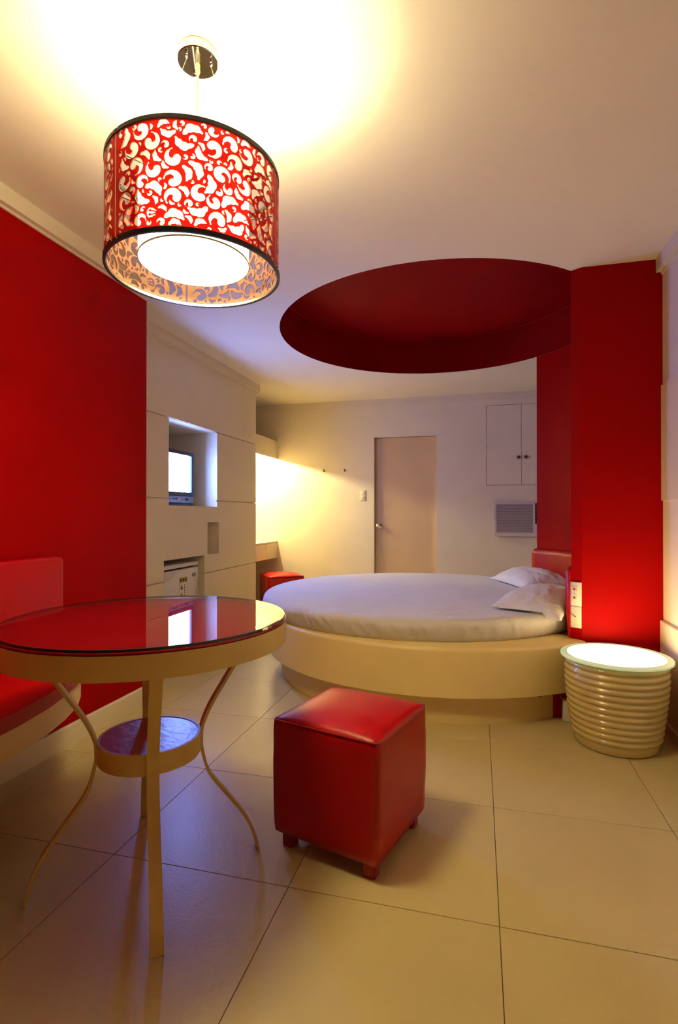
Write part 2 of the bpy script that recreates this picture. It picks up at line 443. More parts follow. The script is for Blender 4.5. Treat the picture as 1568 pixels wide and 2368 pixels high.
# platform drum minus the pillar (its sector inside the wall is simply cut by the wall face)
ang = lambda x, y: math.atan2(y - BC[1], x - BC[0])
a_s = ang(0.57, YP - 0.001)
def arc_solid(name, r_in, r_out_prof, a0, a1, n, mats, parent):
    """swept profile (r, z) closed polygon along an arc about BC in local coordinates"""
    v = []; f = []; m = len(r_out_prof)
    for i in range(n + 1):
        a = a0 + (a1 - a0)*i/n
        for r, z in r_out_prof: v.append((r*math.cos(a), r*math.sin(a), z))
    for i in range(n):
        for j in range(m): f.append((i*m + j, (i+1)*m + j, (i+1)*m + (j+1) % m, i*m + (j+1) % m))
    f.append(tuple(range(m))); f.append(tuple(n*m + j for j in range(m))[::-1])
    bm = bmesh.new(); V = [bm.verts.new(p) for p in v]
    for q in f:
        try: bm.faces.new([V[i] for i in q])
        except ValueError: pass
    bmesh.ops.remove_doubles(bm, verts=bm.verts[:], dist=1e-6)
    o = from_bm(name, bm, mats, parent, True); autosmooth(o); return o
PT = 0.420
rim = [(1.222 - 0.022*(1 - math.cos(t)), PT - 0.022 + 0.022*math.sin(t)) for t in np.linspace(0, PI/2, 6)]
pprof = [(0.90, 0.160), (1.218, 0.160), (1.222, 0.164)] + rim + [(0.90, PT)]
arc_solid('platform_rim', 0, pprof, a_far + 0.02, a_s + 2*PI, 150, 'bed_cream', bed)
ap = [(r, z) for r, z in [(0.0001, PT - 0.006), (1.14, PT - 0.006), (1.14, 0.165), (0.0001, 0.165)]]
arc_solid('platform_deck', 0, ap, 0, 2*PI, 96, 'bed_cream', bed) if False else None
v_, f_ = lathe_geo([(0.0001, 0.166), (1.10, 0.166), (1.10, PT - 0.008), (0.0001, PT - 0.008)], 96)
deck = from_pd('platform_deck', v_, f_, 'bed_cream', bed)
v_, f_ = lathe_geo([(1.134, 0.0), (1.134, 0.162), (0.0001, 0.162)], 128, close=False)
plinth = from_pd('plinth', v_, f_, 'bed_cream', bed, True); autosmooth(plinth)
pa = ang(0.33, 3.03)
bolt = lathe_y('bolt_hole', [(0.006, 0), (0.006, 0.002), (0.0001, 0.003)], 1.1335*math.cos(pa), 1.1345*math.sin(pa), 0.128, 'black_plastic', bed, 12)

# mattress with a fitted white sheet
def mattress():
    cx, cy, r = -0.425, 3.985, 1.148
    nA, prof = 760, []
    z0, z1 = PT + 0.001, 0.547
    for t in np.linspace(0, 1, 5): prof.append((r - 0.035*(1 - t)**1.5, z0 + (z1 - z0 - 0.045)*t*1.0))
    for t in np.linspace(0.15, 1, 7)*PI/2: prof.append((r - 0.05*(1 - math.cos(t)), z1 - 0.045 + 0.045*math.sin(t)))
    for q in (0.95, 0.9, 0.82, 0.72, 0.6, 0.46, 0.3, 0.15): prof.append((r*q*0.985, z1 + 0.004*(1 - q)))
    m = len(prof); v = []; f = []
    for i in range(nA):
        a = 2*PI*i/nA
        for j, (rr, z) in enumerate(prof):
            p = Vector((rr*math.cos(a), rr*math.sin(a), z))
            side = max(0, 1 - abs(j - 3)/5)
            w = mnoise.noise(Vector((a*9, z*8, 1.3)))*0.012 + (1 - abs(mnoise.noise(Vector((a*17 + z*9, z*5, 7)))))**6*0.016 - 0.004
            top = 1.0 if j > 10 else 0.0
            zz = top*(mnoise.noise(Vector((p.x*2.2, p.y*2.2, 3)))*0.006 + mnoise.noise(Vector((p.x*7 + p.y*3, p.y*2, 9)))*0.0025)
            rr2 = rr + side*w*0.8
            v.append((rr2*math.cos(a), rr2*math.sin(a), z + zz))
    for i in range(nA):
        i2 = (i+1) % nA
        for j in range(m-1): f.append((i*m+j, i2*m+j, i2*m+j+1, i*m+j+1))
    v.append((0, 0, z1 + 0.004)); c = len(v) - 1
    for i in range(nA): f.append((i*m+m-1, ((i+1) % nA)*m+m-1, c))
    f.append(tuple(i*m for i in range(nA))[::-1])
    root = tag(empty('mattress', (cx, cy, z0)), 'round mattress under a white fitted sheet', 'mattress')
    v = [(p[0], p[1], p[2] - z0) for p in v]
    from_pd('fitted_sheet', v, f, 'sheet', root, True)
mattress()

# headboard: padded curved panel on the concave wall
def headboard():
    n, prof = 60, []
    r0, th, zb, zt = RR - 0.002, 0.050, 0.424, 0.815
    v = []; f = []
    a0, a1 = a_near - 0.012, a_far + 0.028
    def sect(k):      # padded section: (depth, z); k = thickness factor
        s = []
        for t in np.linspace(0, PI/2, 5): s.append((th*k*(math.sin(t)*0.45 + 0.10), zb + 0.05*(1 - math.cos(t))))
        for t in np.linspace(0, 1, 4): s.append((th*k*(0.55 + 0.45*math.sin(t*PI/2)), zb + 0.06 + 0.16*t))
        for t in np.linspace(0, PI/2, 7): s.append((th*k*(0.30 + 0.70*math.cos(t)) , zt - 0.045 + 0.045*math.sin(t)))
        return [(0, zb)] + s + [(0, zt - 0.002)]
    m = len(sect(1))
    for i in range(n + 1):
        t = i/n; a = a0 + (a1 - a0)*t
        e = min(t, 1 - t)*(a1 - a0)*RR
        k = 0.5 + 0.5*math.sqrt(max(0, 1 - (1 - min(1, e/0.035))**2))
        zc = 0.030*(1 - min(1, e/0.035))**2
        for d, z in sect(k):
            zz = min(z, zt - zc)
            v.append(((r0 - d)*math.cos(a), (r0 - d)*math.sin(a), zz))
    for i in range(n):
        for j in range(m): f.append((i*m+j, i*m+(j+1) % m, (i+1)*m+(j+1) % m, (i+1)*m+j))
    f.append(tuple(range(m))[::-1]); f.append(tuple(n*m+j for j in range(m)))
    v = [(x + BC[0], y + BC[1], z) for x, y, z in v]
    root = tag(empty('headboard', (0.8, BC[1], zb)), 'curved red padded vinyl headboard on the concave red wall', 'headboard')
    v = [(x - 0.8, y - BC[1], z - zb) for x, y, z in v]
    bm = bmesh.new(); V = [bm.verts.new(p) for p in v]
    for q in f:
        try: bm.faces.new([V[i] for i in q])
        except ValueError: pass
    o = from_bm('padding', bm, 'red_vinyl', root, True); autosmooth(o, 50)
headboard()

def pillow(corners, T, label, seed, group=None):
    n = 40; v = []; f = []
    A, B, C, D = [Vector(c) for c in corners]
    base = (A + B + C + D)/4
    root = tag(empty('pillow', (base.x, base.y, 0.551)), label, 'pillow', group)
    for side in (1, -1):
        for i in range(n+1):
            for j in range(n+1):
                s, t = -1 + 2*i/n, -1 + 2*j/n
                s2 = s*(1 - 0.10*(1 - t*t)*abs(s)**3); t2 = t*(1 - 0.10*(1 - s*s)*abs(t)**3)
                q = (A*(1-s2)*(1-t2) + B*(1+s2)*(1-t2) + C*(1+s2)*(1+t2) + D*(1-s2)*(1+t2))/4
                pr = ((1 - abs(s)**2.3)*(1 - abs(t)**2.3))**0.62
                edge = 1 - min(1 - abs(s), 1 - abs(t))
                wr = mnoise.noise(Vector((s*3.5 + seed, t*3.5, seed)))*0.012 + mnoise.noise(Vector((s*9 + seed, t*9, 4)))*0.006*edge
                h = T*pr + wr*min(1, pr*2.2)
                z = q.z + (h*0.80 if side > 0 else -h*0.12)
                on_bed = math.hypot(q.x + 0.425, q.y - 3.985) < 1.16
                v.append((q.x - base.x, q.y - base.y, max(z, 0.5605 + (0.0015 if side > 0 else 0)) - 0.551 if on_bed else z - 0.551))
    m = (n+1)*(n+1)
    for k in (0, 1):
        for i in range(n):
            for j in range(n):
                q = (k*m+i*(n+1)+j, k*m+(i+1)*(n+1)+j, k*m+(i+1)*(n+1)+j+1, k*m+i*(n+1)+j+1)
                f.append(q if k == 0 else q[::-1])
    bm = bmesh.new(); V = [bm.verts.new(p) for p in v]
    for q in f: bm.faces.new([V[i] for i in q])
    bmesh.ops.remove_doubles(bm, verts=bm.verts[:], dist=0.0008)
    from_bm('pillowcase', bm, 'pillow_cloth', root, True)
pillow([(0.058, 3.225, 0.566), (0.425, 3.05, 0.530), (0.675, 3.72, 0.60), (0.27, 3.84, 0.572)], 0.120,
       'white pillow overhanging the mattress edge beside the pillar sockets', 2.2, 'white pillows on the bed')
pillow([(0.090, 4.672, 0.566), (0.325, 3.985, 0.568), (0.690, 4.10, 0.60), (0.41, 4.76, 0.60)], 0.130,
       'white pillow leaning on the headboard farther from the pillar sockets', 5.7, 'white pillows on the bed')

# ------------------------------------------------------------------ round table
TCX, TCY = -0.980, 1.444
TZ = 0.790
def table():
    rz = math.atan2(1.173 - 1.711, -0.784 + 1.188)       # direction of the front leg
    root = tag(empty('round_table', (TCX, TCY, 0)), 'round table with glass over red top, cream apron and curved legs', 'table')
    rt = 0.413
    # glass top with dark green edge
    n = 96; bm = bmesh.new()
    g0, g1 = TZ - 0.008, TZ
    lo = [bm.verts.new((rt*math.cos(2*PI*i/n), rt*math.sin(2*PI*i/n), g0)) for i in range(n)]
    hi = [bm.verts.new((rt*math.cos(2*PI*i/n), rt*math.sin(2*PI*i/n), g1 - 0.0012)) for i in range(n)]
    tp = [bm.verts.new(((rt - 0.0012)*math.cos(2*PI*i/n), (rt - 0.0012)*math.sin(2*PI*i/n), g1)) for i in range(n)]
    bm.faces.new(tp).material_index = 0
    for i in range(n):
        q = bm.faces.new((lo[i], lo[(i+1) % n], hi[(i+1) % n], hi[i])); q.material_index = 1
        q = bm.faces.new((hi[i], hi[(i+1) % n], tp[(i+1) % n], tp[i])); q.material_index = 1
    g = from_bm('glass_top', bm, ['clear_glass', 'glass_edge'], root); g['label'] = 'clear glass disc with dark green edge'
    t = lathe('table_top', [(0.0001, g0 - 0.006), (rt + 0.002, g0 - 0.006), (rt + 0.004, g0 - 0.004), (rt + 0.003, g0 - 0.0008), (0.0001, g0 - 0.0008)], 'table_red', root, 96)
    t['label'] = 'red painted top under the glass'
    lathe('apron', [(0.395, TZ - 0.015), (rt + 0.004, TZ - 0.015), (rt + 0.004, TZ - 0.076), (0.395, TZ - 0.076), (0.395, TZ - 0.016)], 'table_cream', root, 96, close=False)
    sh = lathe('shelf', [(0.0001, 0.375), (0.142, 0.375), (0.142, 0.425), (0.0001, 0.425)], 'shelf_red', root, 72)
    sh['label'] = 'glossy reddish round lower shelf'
    lathe('shelf_band', [(0.1425, 0.366), (0.150, 0.366), (0.150, 0.427), (0.1425, 0.427), (0.1425, 0.367)], 'table_cream', root, 72, close=False)
    # S-curved flat bar legs: waist at the shelf, flare to the feet and to the apron
    key = [(0.306, TZ - 0.070), (0.285, 0.66), (0.235, 0.58), (0.185, 0.50), (0.158, 0.44), (0.1525, 0.40), (0.156, 0.355), (0.178, 0.28),
           (0.235, 0.20), (0.292, 0.12), (0.322, 0.055), (0.336, 0.001)]
    def spline(P, m=5):
        out = []
        for i in range(len(P)-1):
            p0, p1, p2, p3 = [np.array(P[max(0, min(len(P)-1, i+k))]) for k in (-1, 0, 1, 2)]
            for t in np.linspace(0, 1, m, endpoint=False):
                out.append(0.5*((2*p1) + (-p0+p2)*t + (2*p0-5*p1+4*p2-p3)*t*t + (-p0+3*p1-3*p2+p3)*t**3))
        out.append(np.array(P[-1])); return out
    cl = spline(key)
    wd, th = 0.0170, 0.0046
    v = []; f = []
    for i, (r, z) in enumerate(cl):
        d = cl[min(i+1, len(cl)-1)] - cl[max(i-1, 0)]; d = d/np.linalg.norm(d); nx, nz = -d[1], d[0]
        for sx, sy in ((1, -1), (1, 1), (-1, 1), (-1, -1)):
            v.append((r + nx*th*sx, wd*sy, max(0.0005, z + nz*th*sx)))
    m = len(cl)
    for i in range(m-1):
        for k in range(4): f.append((i*4+k, i*4+(k+1) % 4, (i+1)*4+(k+1) % 4, (i+1)*4+k))
    f.append((3, 2, 1, 0)); f.append(tuple((m-1)*4+k for k in range(4)))
    leg0 = from_pd('leg', v, f, 'table_cream', root)
    bm = bmesh.new(); bm.from_mesh(leg0.data); bmesh.ops.recalc_face_normals(bm, faces=bm.faces[:]); bm.to_mesh(leg0.data); bm.free()
    leg0.rotation_euler.z = rz
    for k in (1, 2, 3):
        c = leg0.copy(); COL.objects.link(c); c.parent = root; c.rotation_euler.z = rz + k*PI/2
table()

# ------------------------------------------------------------------ ottomans
def ottoman(name, x, y, rz, label, group, size=0.388):
    root = tag(empty(name, (x, y, 0), rz), label, 'stool', group)
    h0, h1, a = 0.050, 0.425, size/2
    n = 14
    def shell():
        bm = bmesh.new()
        bmesh.ops.create_cube(bm, size=2.0)
        bmesh.ops.subdivide_edges(bm, edges=bm.edges[:], cuts=n, use_grid_fill=True)
        for v in bm.verts:
            p = v.co.copy()
            rad = 0.042
            q = Vector([max(-1 + rad, min(1 - rad, c)) for c in p]); d = p - q
            if d.length > 1e-6: p = q + d.normalized()*rad*min(1, d.length/rad*1.0)
            x_, y_, z_ = p.x*a, p.y*a, (p.z*0.5 + 0.5)
            bulge = 1 + 0.010*math.sin(max(0, min(1, z_))*PI)
            zz = h0 + (h1 - h0)*z_
            if p.z > 0.9: zz += 0.030*(1 - abs(p.x)**3)*(1 - abs(p.y)**3)
            if p.z < 0: bulge *= 1 - 0.012*(-p.z)
            w = mnoise.noise(Vector((p.x*2.1 + x*5, p.y*2.1, p.z*2.1)))*0.0016
            v.co = (x_*bulge + w, y_*bulge + w, zz)
        return bm
    o = from_bm('upholstery', shell(), 'red_vinyl', root, True)
    b = a - 0.0008
    zs_ = h1 - 0.0035
    loop = []
    c = 0.012
    for sx, sy, a0 in ((1, 1, 0), (-1, 1, 90), (-1, -1, 180), (1, -1, 270)):
        for t in (0, 30, 60, 90):
            an = R(a0 + t); loop.append(((b - c)*sx + c*math.cos(an), (b - c)*sy + c*math.sin(an), zs_))
    loop.append(loop[0])
    tube('seam', loop, 0.0024, 'red_vinyl_dark', root, 6)
    for sx in (-1, 1):
        for sy in (-1, 1):
            lx, ly = sx*(a - 0.042), sy*(a - 0.042)
            bm = bmesh.new(); bm_box(bm, (lx - 0.021, ly - 0.021, 0.0005), (lx + 0.021, ly + 0.021, h0 + 0.006))
            bmesh.ops.bevel(bm, geom=[e for e in bm.edges if abs(e.verts[0].co.z - e.verts[1].co.z) > 0.01], offset=0.006, segments=3, affect='EDGES')
            from_bm('leg', bm, 'red_vinyl_dark', root)
ottoman('ottoman', -0.4225, 1.795, R(-16.0), 'red vinyl cube ottoman standing beside the round table', 'red cube ottomans')
ottoman('ottoman', -2.147, 5.64, R(37.0), 'red vinyl cube ottoman under the vanity by the back wall', 'red cube ottomans', 0.402)

# ------------------------------------------------------------------ bench on the red wall
def bench():
    root = tag(empty('wall_bench', (XL, 1.0, 0.34)), 'red vinyl wall bench with cream base on the red wall', 'bench')
    y_s = YF + 0.4
    outl = [(-1.405, y_s), (-1.405, 1.22), (-1.418, 1.38), (-1.446, 1.53), (-1.487, 1.66), (-1.545, 1.79), (-1.615, 1.89), (-1.70, 1.965), (-1.79, 2.01), (XL + 0.018, 2.03), (XL + 0.018, y_s)]
    def rel(P): return [(x - XL, y - 1.0) for x, y in P]
    o = prism('base', rel(outl), 0.0, 0.090, 'bed_cream', root, smooth=True)
    c = Vector((-1.72, 0.8))
    def grow(P, d):
        out = []
        for x, y in P:
            out.append((x + (d if x > XL + 0.1 else 0), y + (d if (y > 1.2 and x < -1.5) else 0)*0.8))
        return out
    o = prism('seat_cushion', rel(grow(outl, 0.006)), 0.091, 0.140, 'red_vinyl', root, bevel=0.047, seg=8, smooth=True)
    bm = bmesh.new(); bm_box(bm, (XL + 0.018 - XL, y_s - 1.0, 0.142), (-1.80 - XL, 2.008 - 1.0, 0.577))
    bmesh.ops.bevel(bm, geom=bm.edges[:], offset=0.022, segments=4, affect='EDGES', profile=0.5)
    b = from_bm('backrest', bm, 'red_vinyl', root, True)
bench()

# ------------------------------------------------------------------ glowing ribbed side table
def side_table():
    cx, cy = 0.641, 2.836
    root = tag(empty('lamp_table', (cx, cy, 0)), 'glowing cream ribbed drum side table with frosted glass top', 'side table')
    prof = [(0.165, 0.0), (0.180, 0.003), (0.186, 0.012), (0.190, 0.040)]
    nrib = 12
    zb, zt = 0.048, 0.408
    def base_r(z): t = (z - 0.04)/(zt - 0.04); return 0.190 + 0.034*math.sin(min(1, t)*PI*0.5) - 0.004*max(0, t - 0.8)/0.2
    for k in range(nrib):
        z0 = zb + (zt - zb)*k/nrib; dz = (zt - zb)/nrib
        for t in (0.0, 0.12, 0.25, 0.4, 0.55, 0.7, 0.85):
            z = z0 + dz*t
            bulge = 0.0085*max(0, math.sin(t/0.80*PI))**0.8 if t < 0.8 else 0.0
            prof.append((base_r(z) + bulge, z))
    prof += [(base_r(zt), zt), (base_r(zt) - 0.004, zt + 0.003), (0.195, zt + 0.003), (0.195, 0.36), (0.19, 0.10), (0.0001, 0.10)]
    v, f = lathe_geo(prof, 96, close=False)
    o = from_pd('ribbed_drum', v, f, 'pot_ceramic', root, True)
    bm = bmesh.new(); bm.from_mesh(o.data); bmesh.ops.remove_doubles(bm, verts=bm.verts[:], dist=1e-6); bmesh.ops.recalc_face_normals(bm, faces=bm.faces[:]); bm.to_mesh(o.data); bm.free()
    for p in o.data.polygons: p.use_smooth = True
    # glass top: glowing centre, greenish rim
    g0, g1 = zt + 0.004, zt + 0.016
    n = 96; bm = bmesh.new()
    ring = lambda r, z: [bm.verts.new((r*math.cos(2*PI*i/n), r*math.sin(2*PI*i/n), z)) for i in range(n)]
    A, B, C, D, E2 = ring(0.215, g1), ring(0.2435, g1), ring(0.246, g1 - 0.003), ring(0.246, g0 + 0.001), ring(0.215, g0)
    bm.faces.new(A).material_index = 1
    for P, Q in ((A, B), (B, C), (C, D), (D, E2)):
        for i in range(n): bm.faces.new((P[i], P[(i+1) % n], Q[(i+1) % n], Q[i])).material_index = 0
    bm.faces.new(E2[::-1]).material_index = 0
    g = from_bm('glass_top', bm, ['frost_rim', 'side_glow'], root); g['label'] = 'frosted round glass top lit from below'
side_table()

# ------------------------------------------------------------------ television
def television():
    xf = -2.370; y0, y1, z0, z1 = 3.612, 4.120, 1.172, 1.628
    root = tag(empty('television', (xf, (y0+y1)/2, z0)), 'small black box television glowing white in the wall niche', 'television')
    def P(x, y, z): return (x - xf, y - (y0+y1)/2, z - z0)
    # casing tapering to the back
    v = [P(xf - 0.03, y0, 1.20), P(xf - 0.03, y1, 1.20), P(xf - 0.03, y1, z1), P(xf - 0.03, y0, z1),
         P(xf - 0.36, y0 + 0.10, 1.21), P(xf - 0.36, y1 - 0.10, 1.21), P(xf - 0.36, y1 - 0.10, z1 - 0.10), P(xf - 0.36, y0 + 0.10, z1 - 0.10)]
    bm = bmesh.new(); V = [bm.verts.new(p) for p in v]
    for q in ((0,1,2,3),(7,6,5,4),(0,4,5,1),(1,5,6,2),(2,6,7,3),(3,7,4,0)): bm.faces.new([V[i] for i in q])
    bmesh.ops.bevel(bm, geom=bm.edges[:], offset=0.012, segments=2, affect='EDGES')
    from_bm('casing', bm, 'black_plastic', root)
    sy0, sy1, sz0, sz1 = 3.656, 4.078, 1.288, 1.598
    bz = cells('bezel', 'x', xf - 0.03, xf, [y0, sy0, sy1, y1], [1.258, sz0, sz1, z1], in_rects([(sy0, sy1, sz0, sz1)]), 'black_plastic', root)
    bz.location = (-xf, -(y0+y1)/2, -z0)
    n = 12; v = []; f = []
    for i in range(n+1):
        for j in range(n+1):
            s, t = -1 + 2*i/n, -1 + 2*j/n
            v.append(P(xf - 0.020 + 0.014*(1 - s*s)*(1 - t*t)**0.5 if abs(t) < 1 else xf - 0.020, (sy0+sy1)/2 + s*(sy1-sy0)/2, (sz0+sz1)/2 + t*(sz1-sz0)/2))
    for i in range(n):
        for j in range(n): f.append((i*(n+1)+j, (i+1)*(n+1)+j, (i+1)*(n+1)+j+1, i*(n+1)+j+1))
    from_pd('screen', v, f, 'tv_screen', root, True)['label'] = 'bright bluish white picture tube'
    cp = box('control_panel', P(xf - 0.035, y0, 1.200), P(xf - 0.002, y1, 1.256), 'tv_grey', root, bevel=0.004)
    for yy in (3.80, 3.84): box('button', P(xf - 0.003, yy, 1.228), P(xf + 0.002, yy + 0.022, 1.236), 'black_plastic', cp)
    box('button', P(xf - 0.003, 3.985, 1.218), P(xf + 0.002, 4.03, 1.240), 'black_plastic', cp, bevel=0.0018)
    box('socket_row', P(xf - 0.003, 3.91, 1.226), P(xf + 0.001, 3.972, 1.2285), 'black_plastic', cp)
    box('power_light', P(xf - 0.003, 3.872, 1.227), P(xf + 0.002, 3.884, 1.235), 'led_red', cp)
    lg = box('maker_mark', P(xf - 0.001, 3.905, 1.268), P(xf + 0.001, 3.945, 1.275), 'tv_grey', root)
    box('stand', P(xf - 0.30, y0 + 0.05, 1.1715), P(xf - 0.02, y1 - 0.04, 1.200), 'black_plastic', root, bevel=0.003)
television()

# ------------------------------------------------------------------ mini fridge
def fridge():
    xf, y0, y1, zt = -2.268, 3.496, 4.016, 0.714
    root = tag(empty('mini_fridge', (xf, (y0+y1)/2, 0)), 'small white refrigerator in the panelled wall niche', 'fridge')
    yc = (y0+y1)/2
    P = lambda x, y, z: (xf + x - xf, y - yc, z)
    Q = lambda dx, y, z: (dx, y - yc, z)
    box('body', Q(-0.50, y0 + 0.004, 0.012), Q(-0.055, y1 - 0.004, 0.672), 'fridge_white', root, bevel=0.006)
    box('top_plate', Q(-0.51, y0, 0.682), Q(0.0, y1, zt), 'fridge_white', root, bevel=0.010, seg=3)
    box('gasket', Q(-0.055, y0 + 0.008, 0.04), Q(-0.048, y1 - 0.008, 0.678), 'grey_rubber', root)
    d = box('door', Q(-0.048, y0 + 0.002, 0.030), Q(-0.002, y1 - 0.002, 0.668), 'fridge_white', root, bevel=0.008, seg=3)
    # handle recess: a sloping grip across the upper hinge side
    v = [Q(-0.001, y0 + 0.01, 0.662), Q(-0.001, y0 + 0.20, 0.662), Q(-0.001, y0 + 0.14, 0.625), Q(-0.001, y0 + 0.01, 0.585),
         Q(0.004, y0 + 0.01, 0.662), Q(0.004, y0 + 0.19, 0.662), Q(0.004, y0 + 0.13, 0.622), Q(0.004, y0 + 0.01, 0.590)]
    gv = from_pd('grip', v, [(4,5,6,7),(0,1,5,4),(1,2,6,5),(2,3,7,6),(3,0,4,7)], 'ac_white', d)
    # oval badge
    bv = []; n = 28
    for r in (1.0, 0.8):
        for i in range(n): bv.append(Q(0.0005 if r == 1.0 else 0.0022, 3.945 + 0.033*r*math.cos(2*PI*i/n), 0.607 + 0.016*r*math.sin(2*PI*i/n)))
    bf = [(i, (i+1) % n, n + (i+1) % n, n + i) for i in range(n)] + [tuple(range(n, 2*n))]
    bd = from_pd('badge', bv, bf, 'badge_grey', d)
    strokes = []
    for k in range(6):
        y = 3.925 + k*0.0068
        strokes.append((Q(0.0022, y, 0.603 - (0.003 if k in (0, 3) else 0)), Q(0.0027, y + 0.0035, 0.611 + (0.003 if k == 0 else 0))))
    boxes('badge_lettering', strokes, 'sticker_paper', bd)
    # printed sticker
    sy0, sy1, sz0, sz1 = 3.722, 3.838, 0.30, 0.605
    st = box('sticker', Q(-0.003, sy0, sz0), Q(0.0000, sy1, sz1), 'sticker_paper', d)
    box('sticker_header', Q(0.0, sy0 + 0.002, sz1 - 0.042), Q(0.0006, sy1 - 0.002, sz1 - 0.002), 'sticker_brown', st)
    ink = []
    for k in range(3): ink.append((Q(0.0006, sy0 + 0.012 + k*0.034, sz1 - 0.032), Q(0.001, sy0 + 0.034 + k*0.034, sz1 - 0.013)))
    boxes('header_blocks', ink, 'ink', st)
    for k in range(4):
        zz = sz1 - 0.075 - k*0.062
        pv = [Q(0.0006, sy0 + 0.014, zz - 0.02), Q(0.0006, sy0 + 0.052, zz - 0.02), Q(0.0006, sy0 + 0.048, zz - 0.004), Q(0.0006, sy0 + 0.036, zz + 0.002),
              Q(0.0006, sy0 + 0.034, zz + 0.018), Q(0.0006, sy0 + 0.024, zz + 0.016), Q(0.0006, sy0 + 0.020, zz - 0.002)]
        from_pd('pictogram', pv, [tuple(range(7))], 'ink_red', st)
    rows = []
    for k in range(19):
        zz = sz1 - 0.058 - k*0.0125
        rows.append((Q(0.0, sy0 + 0.068, zz - 0.006), Q(0.0007, sy0 + 0.068 + 0.008 + 0.026*rng.random(), zz)))
    boxes('print_rows', rows, 'ink', st)
    boxes('frame_line', [(Q(0.0, sy0, sz0), Q(0.0007, sy0 + 0.002, sz1)), (Q(0.0, sy1 - 0.002, sz0), Q(0.0007, sy1, sz1))], 'sticker_brown', st)
fridge()
def opener():
    x, y, z = -2.262, 3.972, 0.44
    root = tag(empty('bottle_opener', (x, y, z)), 'wire bottle opener hanging on a string on the fridge door', 'opener')
    loop = [(0.002, -0.006, 0.002), (0.003, -0.008, 0.05), (0.003, -0.002, 0.085), (0.003, 0.004, 0.098), (0.003, 0.003, 0.12), (0.003, -0.006, 0.132), (0.003, -0.001, 0.112),
            (0.003, 0.010, 0.10), (0.003, 0.013, 0.085), (0.003, 0.008, 0.05), (0.002, 0.006, 0.002), (0.002, -0.006, 0.002)]
    tube('loop', loop, 0.0022, 'steel', root, 6)
    tube('string', [(0.003, 0.0, 0.0), (0.004, 0.004, -0.05), (0.003, 0.003, -0.12), (0.003, 0.006, -0.22)], 0.0014, 'grey_rubber', root, 5)
opener()

# ------------------------------------------------------------------ vanity nook
XV = -2.385
def vanity():
    root = tag(empty('vanity_desk', (XV, (YT+YB)/2, 0.575)), 'cream wall mounted vanity desk with drawer in the lit nook', 'desk')
    yc = (YT+YB)/2; Q = lambda x, y, z: (x - XV, y - yc, z - 0.575)
    box('top', Q(XN + 0.001, YT + 0.001, 0.760), Q(XV, YB - 0.001, 0.778), 'vanity_cream', root, bevel=0.002, smooth=False)
    box('body', Q(XN + 0.001, YT + 0.001, 0.577), Q(XV - 0.016, YB - 0.001, 0.759), 'vanity_cream', root)
    box('front_panel', Q(XV - 0.015, 5.789, 0.575), Q(XV, YB - 0.001, 0.758), 'vanity_cream', root)
    dw = box('drawer', Q(XV - 0.015, YT + 0.02, 0.578), Q(XV, 5.783, 0.755), 'vanity_cream', root)
    r2 = tag(empty('light_valance', (XV, yc, 1.785)), 'cream box valance hiding the light above the vanity desk', 'valance')
    Q2 = lambda x, y, z: (x - XV, y - yc, z - 1.785)
    box('front_board', Q2(XV - 0.018, YT + 0.001, 1.785), Q2(XV, YB - 0.001, 2.000), 'vanity_cream', r2)
    box('top_board', Q2(XN + 0.001, YT + 0.001, 1.982), Q2(XV - 0.019, YB - 0.001, 1.999), 'vanity_cream', r2)
    r3 = tag(empty('fluorescent_light', (XV - 0.24, yc, 1.865)), 'lit fluorescent tube hidden behind the vanity valance', 'light')
    box('batten', (-0.02, -0.40, 0.005), (0.02, 0.40, 0.116), 'white_plastic', r3, bevel=0.003)
    v, f = tube_geo([(0, -0.38, -0.012), (0, 0.38, -0.012)], 0.014, 14); from_pd('tube', v, f, 'tube_glow', r3, True)
vanity()

# ------------------------------------------------------------------ back wall fittings
def cabinet():
    root = tag(empty('wall_cabinet', (CAB[0], YB, CAB[2])), 'built in wall cabinet with two flush doors and dark knobs', 'cabinet')
    Q = lambda x, y, z: (x - CAB[0], y - YB, z - CAB[2])
    v = [Q(CAB[0], YB + 0.02, CAB[2]), Q(CAB[1], YB + 0.02, CAB[2]), Q(CAB[1], YB + 0.02, CAB[3]), Q(CAB[0], YB + 0.02, CAB[3])]
    box('carcass', Q(CAB[0] + 0.001, YB + 0.020, CAB[2] + 0.001), Q(CAB[1] - 0.001, YB + 0.40, CAB[3] - 0.001), 'dark_gap', root)
    mid = 0.457; g = 0.004
    for a, b, kx in ((CAB[0] + g, mid - g/2, mid - 0.031), (mid + g/2, CAB[1] - g, mid + 0.045)):
        d = box('door', Q(a, YB - 0.001, CAB[2] + g), Q(b, YB + 0.017, CAB[3] - g), 'cream_paint', root, bevel=0.0012, seg=1, smooth=False)
        k = lathe_y('knob', [(0.010, 0), (0.009, 0.012), (0.016, 0.016), (0.019, 0.022), (0.016, 0.029), (0.0001, 0.031)], *Q(kx, YB - 0.001, 1.728), 'brass_dark', d, 20)
    for z0 in (1.90, 1.76): box('hinge', Q(CAB[0] - 0.004, YB - 0.003, z0), Q(CAB[0] + 0.003, YB, z0 + 0.045), 'ac_white', root)
cabinet()
